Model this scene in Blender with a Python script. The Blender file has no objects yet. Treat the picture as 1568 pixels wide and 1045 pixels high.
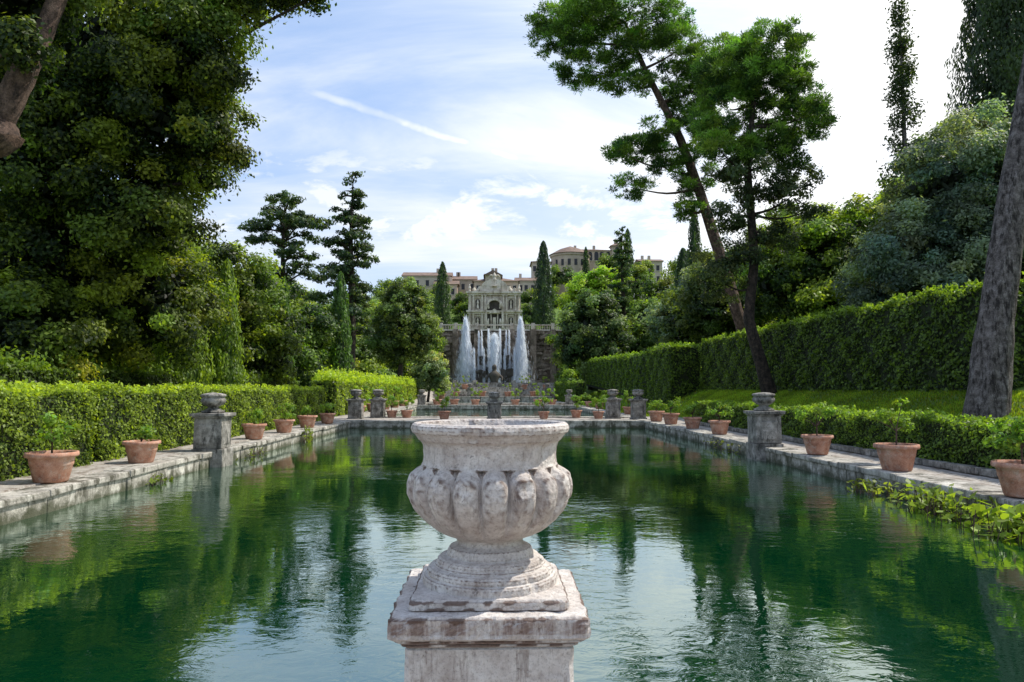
import bpy, math, numpy as np
from mathutils import Vector
rng=np.random.default_rng(11)
SC=bpy.context.scene
COL=SC.collection
R=math.radians

# ------------------------------------------------------------------ materials
def newmat(name):
    m=bpy.data.materials.new(name); m.use_nodes=True
    nt=m.node_tree; nt.nodes.clear()
    out=nt.nodes.new('ShaderNodeOutputMaterial')
    return m,nt,out
def N(nt,t,**k):
    n=nt.nodes.new(t)
    for a,b in k.items(): setattr(n,a,b)
    return n
def noise(nt,vec,scale,detail=5,rough=.55,dist=0):
    n=N(nt,'ShaderNodeTexNoise'); n.inputs['Scale'].default_value=scale
    n.inputs['Detail'].default_value=detail; n.inputs['Roughness'].default_value=rough
    n.inputs['Distortion'].default_value=dist
    nt.links.new(vec,n.inputs['Vector']); return n.outputs['Fac']
def ramp(nt,fac,stops):
    r=N(nt,'ShaderNodeValToRGB'); e=r.color_ramp.elements
    while len(e)<len(stops): e.new(.5)
    for i,(p,c) in enumerate(stops):
        e[i].position=p; e[i].color=(c[0],c[1],c[2],1)
    nt.links.new(fac,r.inputs['Fac']); return r.outputs['Color']
def mixc(nt,fac,a,b,mode='MIX'):
    m=N(nt,'ShaderNodeMix',data_type='RGBA',blend_type=mode)
    for s,v in ((m.inputs[0],fac),(m.inputs[6],a),(m.inputs[7],b)):
        if isinstance(v,(int,float)): s.default_value=v
        elif isinstance(v,tuple): s.default_value=(v[0],v[1],v[2],1)
        else: nt.links.new(v,s)
    return m.outputs[2]
def mathn(nt,op,a,b=None,clamp=False):
    m_=N(nt,'ShaderNodeMath',operation=op,use_clamp=clamp)
    for i,v_ in enumerate((a,b)):
        if v_ is None: continue
        if isinstance(v_,(int,float)): m_.inputs[i].default_value=v_
        else: nt.links.new(v_,m_.inputs[i])
    return m_.outputs[0]
def coords(nt,obj=False):
    if obj: return N(nt,'ShaderNodeTexCoord').outputs['Object']
    return N(nt,'ShaderNodeNewGeometry').outputs['Position']
def mapping(nt,vec,s):
    m=N(nt,'ShaderNodeMapping'); m.inputs['Scale'].default_value=s
    nt.links.new(vec,m.inputs['Vector']); return m.outputs['Vector']
def bump(nt,h,strength,dist):
    b=N(nt,'ShaderNodeBump'); b.inputs['Strength'].default_value=strength
    b.inputs['Distance'].default_value=dist; nt.links.new(h,b.inputs['Height']); return b.outputs['Normal']
def prin(nt,out,col,rough=.8,nrm=None,spec=.3):
    p=N(nt,'ShaderNodeBsdfPrincipled')
    if isinstance(col,tuple): p.inputs['Base Color'].default_value=(*col,1)
    else: nt.links.new(col,p.inputs['Base Color'])
    p.inputs['Roughness'].default_value=rough
    p.inputs['Specular IOR Level'].default_value=spec
    if nrm is not None: nt.links.new(nrm,p.inputs['Normal'])
    nt.links.new(p.outputs[0],out.inputs[0]); return p

def stone(name,c_dark,c_mid,c_light,scale=3.,stain=(.05,.05,.04),stain_amt=.6,bd=.01,vert=True,stainlo=.52,damp=None,fine=14,finelo=(.35,.35,.35),vs=.35):
    m,nt,out=newmat(name); v=coords(nt)
    a=noise(nt,v,scale,8,.65)
    c=ramp(nt,a,[(.32,c_dark),(.5,c_mid),(.68,c_light)])
    v2=mapping(nt,v,(1,1,vs)) if vert else v
    s=noise(nt,v2,scale*1.7,6,.7)
    sm=ramp(nt,s,[(stainlo,(0,0,0)),(stainlo+.13,(1,1,1))])
    sm2=mixc(nt,stain_amt,(0,0,0),sm)
    c=mixc(nt,sm2,c,stain)
    f=noise(nt,v,scale*fine,6,.7)
    c=mixc(nt,.6,c,ramp(nt,f,[(.3,finelo),(.56,(1,1,1))]),'MULTIPLY')
    if damp is not None:   # damp / algae band low down near the water
        sz=N(nt,'ShaderNodeSeparateXYZ'); nt.links.new(v,sz.inputs[0])
        r=N(nt,'ShaderNodeMapRange'); r.inputs[1].default_value=damp; r.inputs[2].default_value=damp-.16
        z_=mathn(nt,'ADD',sz.outputs[2],mathn(nt,'MULTIPLY',mathn(nt,'SUBTRACT',a,.5),.7))
        nt.links.new(z_,r.inputs[0]); c=mixc(nt,mathn(nt,'MULTIPLY',r.outputs[0],.85),c,(.055,.06,.03))
    h=N(nt,'ShaderNodeMath',operation='ADD'); nt.links.new(a,h.inputs[0]); nt.links.new(f,h.inputs[1])
    prin(nt,out,c,.85,bump(nt,h.outputs[0],.8,bd))
    return m
def plain(name,c1,c2,scale=4,rough=.8,bd=.01):
    m,nt,out=newmat(name); v=coords(nt)
    a=noise(nt,v,scale,6,.65)
    prin(nt,out,ramp(nt,a,[(.3,c1),(.7,c2)]),rough,bump(nt,a,.6,bd)); return m

M={}
# weathered travertine of the urn: pale, grimy on upright faces and in hollows, dark run-off streaks
m,nt,out=newmat('urn_stone'); geo=N(nt,'ShaderNodeNewGeometry'); v=geo.outputs['Position']
a=noise(nt,v,9,7,.65); f=noise(nt,v,95,5,.75); f2=noise(nt,v,34,5,.7)
c=ramp(nt,a,[(.34,(.50,.44,.41)),(.5,(.66,.61,.58)),(.66,(.78,.74,.71))])
st=noise(nt,mapping(nt,v,(1,1,.12)),17,5,.7)
sn=N(nt,'ShaderNodeSeparateXYZ'); nt.links.new(geo.outputs['Normal'],sn.inputs[0])
sp_=N(nt,'ShaderNodeSeparateXYZ'); nt.links.new(v,sp_.inputs[0])
upr=mathn(nt,'SUBTRACT',1.,mathn(nt,'ABSOLUTE',sn.outputs[2]),True)
def mr(s,a_,b_,c_=0.,d_=1.):
    r=N(nt,'ShaderNodeMapRange'); r.interpolation_type='SMOOTHSTEP'
    for i,q in enumerate((a_,b_,c_,d_)): r.inputs[i+1].default_value=q
    nt.links.new(s,r.inputs[0]); return r.outputs[0]
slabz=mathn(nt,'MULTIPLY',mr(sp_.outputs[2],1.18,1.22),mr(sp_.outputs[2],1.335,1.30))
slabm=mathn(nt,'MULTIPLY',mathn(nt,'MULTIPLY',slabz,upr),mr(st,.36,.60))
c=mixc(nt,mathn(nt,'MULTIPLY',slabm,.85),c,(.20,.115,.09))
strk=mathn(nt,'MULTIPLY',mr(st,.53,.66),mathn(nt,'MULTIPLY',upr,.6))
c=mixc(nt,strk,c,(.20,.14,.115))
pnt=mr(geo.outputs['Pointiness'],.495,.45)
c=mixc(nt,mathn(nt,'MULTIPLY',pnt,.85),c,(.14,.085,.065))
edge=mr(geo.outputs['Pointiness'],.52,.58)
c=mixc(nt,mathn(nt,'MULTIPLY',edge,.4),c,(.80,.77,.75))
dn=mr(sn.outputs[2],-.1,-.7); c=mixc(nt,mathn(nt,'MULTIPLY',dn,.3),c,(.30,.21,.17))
lich=mr(noise(nt,v,23,6,.75),.60,.68); c=mixc(nt,mathn(nt,'MULTIPLY',lich,.7),c,(.09,.075,.065))
c=mixc(nt,.7,c,ramp(nt,f,[(.30,(.35,.31,.29)),(.48,(1,1,1))]),'MULTIPLY')
c=mixc(nt,.4,c,ramp(nt,f2,[(.33,(.45,.4,.38)),(.5,(1,1,1))]),'MULTIPLY')
h=mathn(nt,'ADD',mathn(nt,'MULTIPLY',f,.8),mathn(nt,'MULTIPLY',f2,1.3))
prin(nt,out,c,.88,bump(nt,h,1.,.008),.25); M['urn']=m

M['kerb']=stone('kerb_stone',(.22,.205,.18),(.46,.43,.385),(.70,.67,.61),2.2,(.07,.065,.045),.9,.03,True,.49,.20)
M['pier']=stone('pier_stone',(.12,.11,.10),(.28,.265,.24),(.54,.51,.48),3.4,(.035,.035,.03),.85,.025,True,.5)
M['rock']=stone('wall_rock',(.10,.075,.055),(.26,.20,.15),(.46,.38,.30),.6,(.03,.04,.02),.8,.15)
M['marble']=stone('facade_travertine',(.44,.38,.30),(.70,.63,.52),(.82,.77,.68),.8,(.24,.18,.125),.65,.03,True,.50)
M['wallA']=plain('plaster_grey',(.42,.35,.28),(.62,.55,.45),.3)
M['wallB']=plain('plaster_pink',(.52,.37,.29),(.68,.54,.43),.3)
M['wallC']=plain('stone_tan',(.36,.29,.22),(.57,.48,.38),.5)
M['roof']=plain('roof_tiles',(.12,.085,.07),(.26,.18,.14),.9)
M['glass']=plain('window_dark',(.02,.02,.025),(.04,.04,.045),1,.3)
M['dark']=plain('niche_shade_dark_rock',(.04,.035,.03),(.12,.105,.085),1)  # dark rock and bust; flat facade panels use it as painted niche shade
M['terra']=stone('terracotta',(.30,.13,.085),(.50,.25,.17),(.62,.38,.29),5,(.55,.48,.42),.5,.004,False,.52)
M['soil']=plain('soil',(.03,.02,.012),(.08,.05,.03),20)
M['bark']=stone('bark_brown',(.05,.032,.024),(.14,.09,.068),(.25,.17,.135),5,(.02,.014,.012),.8,.09,True,.5,None,6,(.2,.2,.2),.3)
M['barkd']=stone('bark_dark_oak',(.02,.016,.013),(.055,.042,.034),(.12,.085,.065),5,(.012,.01,.008),.8,.09,True,.5,None,6,(.2,.2,.2),.3)
M['barkg']=stone('bark_grey',(.08,.068,.064),(.21,.18,.17),(.38,.34,.33),6,(.028,.022,.02),.95,.12,True,.48,None,5,(.2,.2,.2),.22)
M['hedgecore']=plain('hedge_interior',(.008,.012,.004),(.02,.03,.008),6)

def leafmat(name,trans=.3,boost=1.5,rough=.5,spec=.35,tint=(1.6,1.55,.45)):
    m,nt,out=newmat(name)
    a=N(nt,'ShaderNodeAttribute'); a.attribute_name='col'
    p=N(nt,'ShaderNodeBsdfPrincipled'); nt.links.new(a.outputs['Color'],p.inputs['Base Color'])
    p.inputs['Roughness'].default_value=rough; p.inputs['Specular IOR Level'].default_value=spec
    t=N(nt,'ShaderNodeBsdfTranslucent')
    c=mixc(nt,1.,a.outputs['Color'],(tint[0]*boost,tint[1]*boost,tint[2]*boost),'MULTIPLY')
    nt.links.new(c,t.inputs['Color'])
    mx=N(nt,'ShaderNodeMixShader'); mx.inputs[0].default_value=trans
    nt.links.new(p.outputs[0],mx.inputs[1]); nt.links.new(t.outputs[0],mx.inputs[2])
    nt.links.new(mx.outputs[0],out.inputs[0]); return m
M['leaf']=leafmat('leaf_foliage',.38,1.6,.5,.3)
M['needle']=leafmat('pine_needles',.32,1.4,.55,.3,(1.25,1.5,.45))
M['grass']=leafmat('grass_blades',.4,1.4,.6,.2)

# water: green body under a Fresnel reflecting surface
m,nt,out=newmat('pond_water_green'); v=coords(nt)
v1=mapping(nt,v,(1.,1.35,1))
a=noise(nt,v1,1.1,2,.45,.5); b=noise(nt,v1,4.6,3,.55,.8)
ms=noise(nt,v,.2,2,.5)
mk=N(nt,'ShaderNodeMapRange'); mk.inputs[1].default_value=.46; mk.inputs[2].default_value=.66
mk.inputs[3].default_value=.16; mk.inputs[4].default_value=1.; nt.links.new(ms,mk.inputs[0])
hh=mathn(nt,'MULTIPLY',mathn(nt,'ADD',mathn(nt,'MULTIPLY',b,.5),a),mk.outputs[0])
nb=bump(nt,hh,.8,.022)
wc=ramp(nt,noise(nt,v,.22,3,.5),[(.3,(.0006,.022,.0075)),(.7,(.0010,.036,.0125))])
df=N(nt,'ShaderNodeBsdfDiffuse'); nt.links.new(wc,df.inputs[0])
gs=N(nt,'ShaderNodeBsdfGlossy'); gs.inputs['Roughness'].default_value=.01; gs.inputs[0].default_value=(.88,.98,.93,1); nt.links.new(nb,gs.inputs['Normal'])
fr=N(nt,'ShaderNodeFresnel'); fr.inputs['IOR'].default_value=1.36; nt.links.new(nb,fr.inputs['Normal'])
fc=mathn(nt,'POWER',fr.outputs[0],.46)
mx=N(nt,'ShaderNodeMixShader'); nt.links.new(fc,mx.inputs[0]); nt.links.new(df.outputs[0],mx.inputs[1]); nt.links.new(gs.outputs[0],mx.inputs[2])
nt.links.new(mx.outputs[0],out.inputs[0])
M['water']=m
# falling water
m,nt,out=newmat('falling_water')
p=N(nt,'ShaderNodeBsdfPrincipled'); p.inputs['Base Color'].default_value=(.9,.93,.96,1); p.inputs['Roughness'].default_value=.5
t=N(nt,'ShaderNodeBsdfTranslucent'); t.inputs['Color'].default_value=(.9,.94,1,1)
mx=N(nt,'ShaderNodeMixShader'); mx.inputs[0].default_value=.5
nt.links.new(p.outputs[0],mx.inputs[1]); nt.links.new(t.outputs[0],mx.inputs[2]); nt.links.new(mx.outputs[0],out.inputs[0])
M['fall']=m
# ground
m,nt,out=newmat('ground_mix'); v=coords(nt)
sx=N(nt,'ShaderNodeSeparateXYZ'); nt.links.new(v,sx.inputs[0])
grav=ramp(nt,noise(nt,v,9,8,.75),[(.3,(.20,.18,.16)),(.5,(.38,.35,.32)),(.7,(.52,.49,.46))])
leafd=ramp(nt,noise(nt,v,3,6,.7),[(.48,(0,0,0)),(.62,(.8,.8,.8))])
grav=mixc(nt,leafd,grav,(.12,.085,.06))
gr=ramp(nt,noise(nt,v,1.3,8,.7),[(.3,(.05,.10,.014)),(.5,(.09,.16,.02)),(.62,(.13,.18,.035)),(.72,(.16,.12,.07))])
def gt(sock,val,w=.4):
    r=N(nt,'ShaderNodeMapRange'); r.inputs[1].default_value=val-w; r.inputs[2].default_value=val+w
    nt.links.new(sock,r.inputs[0]); return r.outputs[0]
ax=gt(sx.outputs[0],11.3,.15)
bx=gt(mathn(nt,'MULTIPLY',sx.outputs[0],-1),10.,.2); cy=gt(sx.outputs[1],118,.5)
mk=mathn(nt,'MAXIMUM',mathn(nt,'MAXIMUM',ax,bx),cy)
prin(nt,out,mixc(nt,mk,grav,gr),.9,bump(nt,noise(nt,v,14,6,.7),.6,.02))
M['ground']=m

# ------------------------------------------------------------------ mesh builder
class MB:
    def __init__(s): s.v=[]; s.f=[]; s.m=[]
    def add(s,vs,fs,mi=0):
        o=len(s.v); s.v+= [tuple(map(float,p)) for p in vs]; s.f+=[tuple(i+o for i in f) for f in fs]; s.m+=[mi]*len(fs)
    def box(s,x0,x1,y0,y1,z0,z1,mi=0,j=0.):
        p=np.array([(x,y,z) for z in (z0,z1) for (x,y) in ((x0,y0),(x1,y0),(x1,y1),(x0,y1))],float)
        if j: p+=rng.uniform(-j,j,p.shape)
        s.add(p,[(3,2,1,0),(4,5,6,7),(0,1,5,4),(1,2,6,5),(2,3,7,6),(3,0,4,7)],mi)
    def lathe(s,prof,c=(0,0,0),n=24,mi=0,rad=None):
        vs=[];fs=[]
        for k,(r,z) in enumerate(prof):
            for i in range(n):
                t=2*math.pi*i/n; rr=r if rad is None else rad(k,r,z,t)
                vs.append((c[0]+rr*math.cos(t),c[1]+rr*math.sin(t),c[2]+z))
        for k in range(len(prof)-1):
            for i in range(n):
                j=(i+1)%n
                fs.append((k*n+i,k*n+j,(k+1)*n+j,(k+1)*n+i))
        s.add(vs,fs,mi)
    def tube(s,pts,rad,n=9,mi=0,wob=.08,fine=3):
        P=np.array(pts,float); K=len(P)
        if K<3:
            P=np.array([P[0],(P[0]+P[1])/2,P[1]]); rad=[rad[0],(rad[0]+rad[-1])/2,rad[-1]]; K=3
        M_=max(K*fine,8); t=np.linspace(0,K-1,M_)
        Q=np.stack([np.interp(t,range(K),P[:,i]) for i in range(3)],1)
        for _ in range(2): Q[1:-1]=(Q[:-2]+2*Q[1:-1]+Q[2:])/4
        rr=np.interp(t,range(K),rad)
        vs=[];fs=[]; ph=rng.uniform(-wob,wob,n)
        for k in range(M_):
            d=Q[min(k+1,M_-1)]-Q[max(k-1,0)]; d/=np.linalg.norm(d)+1e-9
            a=np.cross(d,(0,1,.01) if abs(d[1])<.9 else (1,0,0)); a/=np.linalg.norm(a); b=np.cross(d,a)
            for i in range(n):
                th=2*math.pi*i/n; q=rr[k]*(1+ph[i]+rng.uniform(-wob,wob)*.6)
                vs.append(Q[k]+q*(math.cos(th)*a+math.sin(th)*b))
        for k in range(M_-1):
            for i in range(n):
                j=(i+1)%n; fs.append((k*n+i,k*n+j,(k+1)*n+j,(k+1)*n+i))
        fs.append(tuple(range(n))[::-1]); fs.append(tuple((M_-1)*n+i for i in range(n)))
        s.add(vs,fs,mi)
    def obj(s,name,mats,parent=None,smooth=False,bevel=0):
        me=bpy.data.meshes.new(name); me.from_pydata(s.v,[],s.f)
        for mt in mats: me.materials.append(mt)
        me.polygons.foreach_set('material_index',s.m)
        if smooth: me.polygons.foreach_set('use_smooth',[True]*len(s.f))
        me.update()
        o=bpy.data.objects.new(name,me); COL.objects.link(o)
        if parent: o.parent=parent
        if bevel:
            b=o.modifiers.new('bevel','BEVEL'); b.width=bevel; b.segments=2; b.limit_method='ANGLE'
        return o
def empty(name,loc=(0,0,0)):
    o=bpy.data.objects.new(name,None); COL.objects.link(o); return o

def unit(v): return v/(np.linalg.norm(v,axis=-1,keepdims=True)+1e-9)
class Fol:
    def __init__(s): s.V=[]; s.C=[]
    def add(s,P,Nn,L,W,C,up=None,upw=0.):
        n=len(P)
        if n==0: return
        r=unit(rng.normal(size=(n,3)))
        if up is not None: r=unit(r*(1-upw)+np.asarray(up)*upw)
        Nn=unit(Nn)
        u=unit(r-(r*Nn).sum(1,keepdims=True)*Nn); w=np.cross(Nn,u)
        L=(L*rng.uniform(.65,1.3,n))[:,None]; W=(W*rng.uniform(.65,1.3,n))[:,None]
        q=np.stack([P-u*L/2,P+w*W/2+u*L*.06,P+u*L/2,P-w*W/2+u*L*.06],1)
        s.V.append(q.reshape(-1,3)); s.C.append(np.repeat(C,4,0))
    def obj(s,name,parent=None,mat='leaf'):
        V=np.concatenate(s.V).astype(np.float32); C=np.concatenate(s.C).astype(np.float32)
        n=len(V)//4
        me=bpy.data.meshes.new(name); me.vertices.add(4*n); me.loops.add(4*n); me.polygons.add(n)
        me.vertices.foreach_set('co',V.ravel())
        me.loops.foreach_set('vertex_index',np.arange(4*n,dtype=np.int32))
        me.polygons.foreach_set('loop_start',np.arange(0,4*n,4,dtype=np.int32))
        me.update(calc_edges=True)
        at=me.color_attributes.new('col','FLOAT_COLOR','POINT')
        at.data.foreach_set('color',np.concatenate([np.clip(C,0,1),np.ones((4*n,1),np.float32)],1).ravel())
        me.materials.append(M[mat])
        o=bpy.data.objects.new(name,me); COL.objects.link(o)
        if parent: o.parent=parent
        return o
GAIN=1.4
def crown(F,blobs,sub,L,W,ca,cb,cov=2.,subcov=1.1,flat=.75,inner=True,up=None,upw=0.,needle=False):
    """blobs (x,y,z,rx,ry,rz): clumps of leaves spread through each blob's volume"""
    ca=np.array(ca)*GAIN;cb=np.array(cb)*GAIN
    for bl in blobs:
        c=np.array(bl[:3]); r=np.array(bl[3:6]); a,b,d=r
        A=4*math.pi*((a*b+b*d+a*d)/3)
        ns=max(3,int(subcov*A/(math.pi*sub*sub)))
        dr=unit(rng.normal(size=(ns,3))); rad=rng.uniform(.55,1.14,ns)**.8
        sc=c+dr*r*rad[:,None]
        sr=sub*rng.uniform(.45,1.45,ns)
        t=np.clip(.32+.26*dr[:,2]+.6*(rad-.85)+rng.normal(0,.32,ns),0,1)  # sunlight put into leaf colour: lighter toward each blob's top and outside
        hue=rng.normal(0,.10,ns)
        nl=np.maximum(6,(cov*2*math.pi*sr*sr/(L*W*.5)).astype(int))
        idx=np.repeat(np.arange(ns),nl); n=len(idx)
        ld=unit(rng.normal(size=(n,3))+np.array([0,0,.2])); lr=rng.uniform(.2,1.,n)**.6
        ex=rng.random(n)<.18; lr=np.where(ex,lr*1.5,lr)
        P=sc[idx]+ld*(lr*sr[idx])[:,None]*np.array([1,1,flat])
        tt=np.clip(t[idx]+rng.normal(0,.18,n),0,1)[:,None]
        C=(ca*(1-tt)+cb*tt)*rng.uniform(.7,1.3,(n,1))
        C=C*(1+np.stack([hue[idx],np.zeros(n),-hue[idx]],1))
        if needle:
            Nn=unit(np.cross(ld,rng.normal(size=(n,3)))); u=unit(ld+np.array([0,0,.35])+rng.normal(0,.25,(n,3))); u=unit(u-(u*Nn).sum(1,keepdims=True)*Nn); w=np.cross(Nn,u)
            Ls=(L*rng.uniform(.65,1.3,n))[:,None]; Ws=(W*rng.uniform(.65,1.3,n))[:,None]
            q=np.stack([P-u*Ls/2,P+w*Ws/2,P+u*Ls/2,P-w*Ws/2],1); F.V.append(q.reshape(-1,3)); F.C.append(np.repeat(C,4,0))
        else:
            Nn=unit(ld*.6+dr[idx]*.5+np.array([0,0,.35])+rng.normal(0,.45,(n,3)))
            F.add(P,Nn,L,W,C,up,upw)
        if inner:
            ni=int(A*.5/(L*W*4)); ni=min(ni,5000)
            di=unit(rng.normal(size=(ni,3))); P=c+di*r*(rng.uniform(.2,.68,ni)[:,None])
            F.add(P,unit(di+rng.normal(0,.4,(ni,3))),L*2.4,W*2.7,np.tile(ca*.4,(ni,1)))  # big inner leaves darkened, painting the shade inside the crown
def limbs(mb,trunk,blobs,r0,start=.25,mi=0):
    T=np.array(trunk,float)
    for bl in blobs:
        c=np.array(bl[:3]); 
        cand=T[max(1,int(len(T)*start)):]
        k=np.argmin(np.linalg.norm(cand-c,axis=1)+np.maximum(0,cand[:,2]-c[2])*1.5); s=cand[k]
        mid=(s*.5+c*.5)+np.array([0,0,-.08*np.linalg.norm(c-s)])+rng.normal(0,.15,3)
        mb.tube([s,mid,c],[r0,r0*.65,r0*.25],6,mi)
def densify(pts,k=4):
    P=np.array(pts,float); t=np.linspace(0,len(P)-1,(len(P)-1)*k+1)
    return np.stack([np.interp(t,range(len(P)),P[:,i]) for i in range(3)],1)
def tree(name,trunk,rad,blobs,sub,L,W,ca,cb,bark='barkd',limb=.12,extra=None,tn=10,**k):
    e=empty(name)
    mb=MB(); mb.tube(trunk,rad,tn,0,.09,7)
    limbs(mb,densify(trunk),blobs,limb)
    if extra: extra(mb)
    mb.obj('trunk',[M[bark]],e,True)
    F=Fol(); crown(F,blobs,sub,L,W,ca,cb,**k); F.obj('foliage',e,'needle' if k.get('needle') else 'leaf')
    return e
def cypress(name,x,y,z0,h,r,L=.3,W=.12,ca=(.012,.028,.012),cb=(.055,.10,.03),dens=2.2,sparse=0.,lean=0.):
    e=empty(name); mb=MB()
    mb.tube([(x,y,z0-.5),(x,y,z0+h*.5),(x+lean,y,z0+h*.96)],[r*.16+.05,r*.09+.03,.02],7); mb.obj('trunk',[M['barkg']],e,True)
    F=Fol(); n=int(dens*2*math.pi*r*.65*h/(L*W*.5)*(1-sparse)); ph=rng.uniform(0,6,4)
    if sparse>0:
        nc=int(h*12*(1-sparse)); tz=rng.uniform(0.06,1,nc); 
        az=rng.uniform(0,2*math.pi,nc); rr=r*(1-tz)**.4*rng.uniform(.1,1,nc)
        idx=rng.integers(0,nc,n)
        P=np.stack([x+lean*tz[idx]+rr[idx]*np.cos(az[idx]),y+rr[idx]*np.sin(az[idx]),z0+h*tz[idx]],1)+rng.normal(0,.17,(n,3))*np.array([1,1,1.5])
        D=unit(rng.normal(size=(n,3))); tt=np.clip(rng.normal(.35,.25,n),0,1)[:,None]
    else:
        t=rng.beta(1.0,1.15,n); th=rng.uniform(0,2*math.pi,n)
        pr=r*np.minimum(1,(t/.10+.25))**.5*np.clip(1-t,0,1)**.48
        rid=np.sin(th*4+t*9+ph[0])*.1+np.sin(th*7-t*15+ph[1])*.08+np.sin(t*38+th*2+ph[2])*.06+np.sin(t*70+th*3)*.04
        d=pr*(1+rid)*np.where(rng.random(n)<.3,rng.uniform(.4,.9,n),rng.uniform(.9,1.15,n))
        P=np.stack([x+lean*t+d*np.cos(th),y+d*np.sin(th),z0+h*t],1)
        D=np.stack([np.cos(th),np.sin(th),np.full(n,.15)],1)+rng.normal(0,.35,(n,3))
        tt=np.clip(.35+rid*1.8+rng.normal(0,.2,n),0,1)[:,None]
    C=(np.array(ca)*(1-tt)+np.array(cb)*tt)*GAIN
    F.add(P,D,L,W,C,(0,0,1),.35 if sparse>0 else .72); F.obj('foliage',e)
    return e
def cedar(name,x,y,z0,h,rmax,start=.4,L=.4,W=.16,tiers=11,ca=(.014,.030,.016),cb=(.065,.10,.045),umb=False,miss=.15,jit=.25):
    e=empty(name); mb=MB(); mb.tube([(x,y,z0-.5),(x+.3,y,z0+h*.4),(x-.1,y,z0+h*.7),(x+.1,y,z0+h)],[h*.022,h*.017,h*.01,.05],8)
    bl=[]
    for i in range(tiers):
        t=start+(1-start)*(i/(tiers-1))+rng.normal(0,.008)
        f=max(0,(1-(t-start)/(1-start))); Rr=rmax*(max(.16,f**.6) if not umb else (.5+.5*math.sin(min(1,f*1.5+.3)*1.6)))
        nb=6 if i<tiers-1 else 3
        a0=rng.uniform(0,6.28)
        for b in range(nb):
            if rng.random()<miss: continue
            a=a0+b*2*math.pi/nb+rng.normal(0,.3); ln=Rr*rng.uniform(1-2.2*jit,1.2); zz=z0+h*t+rng.normal(0,.3)
            ex,ey=math.cos(a)*ln,math.sin(a)*ln; dz=rng.uniform(-.10,.25)*ln; dr=-rng.uniform(.0,.2)*ln
            mb.tube([(x,y,zz-.12*ln),(x+ex*.5,y+ey*.5,zz+dz),(x+ex,y+ey,zz+dz+dr)],[.12,.08,.03],5)
            for q in (.3,.5,.68,.85,1.):
                if q*ln<.45 or rng.random()<.2: continue
                s=(ln*.11+.2)*rng.uniform(.7,1.35)
                bl.append((x+ex*q+rng.normal(0,.15),y+ey*q+rng.normal(0,.15),zz+dz*min(1,q*2)+dr*max(0,q*2-1)+rng.normal(.03,.1),s*1.25,s*1.25,.18+s*.22))
    bl.append((x+.1,y,z0+h,.35,.35,.6))
    mb.obj('trunk',[M['barkd']],e,True)
    F=Fol(); crown(F,bl,.34,L,W,ca,cb,cov=.65,subcov=.75,inner=False,flat=.6); F.obj('foliage',e)

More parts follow.
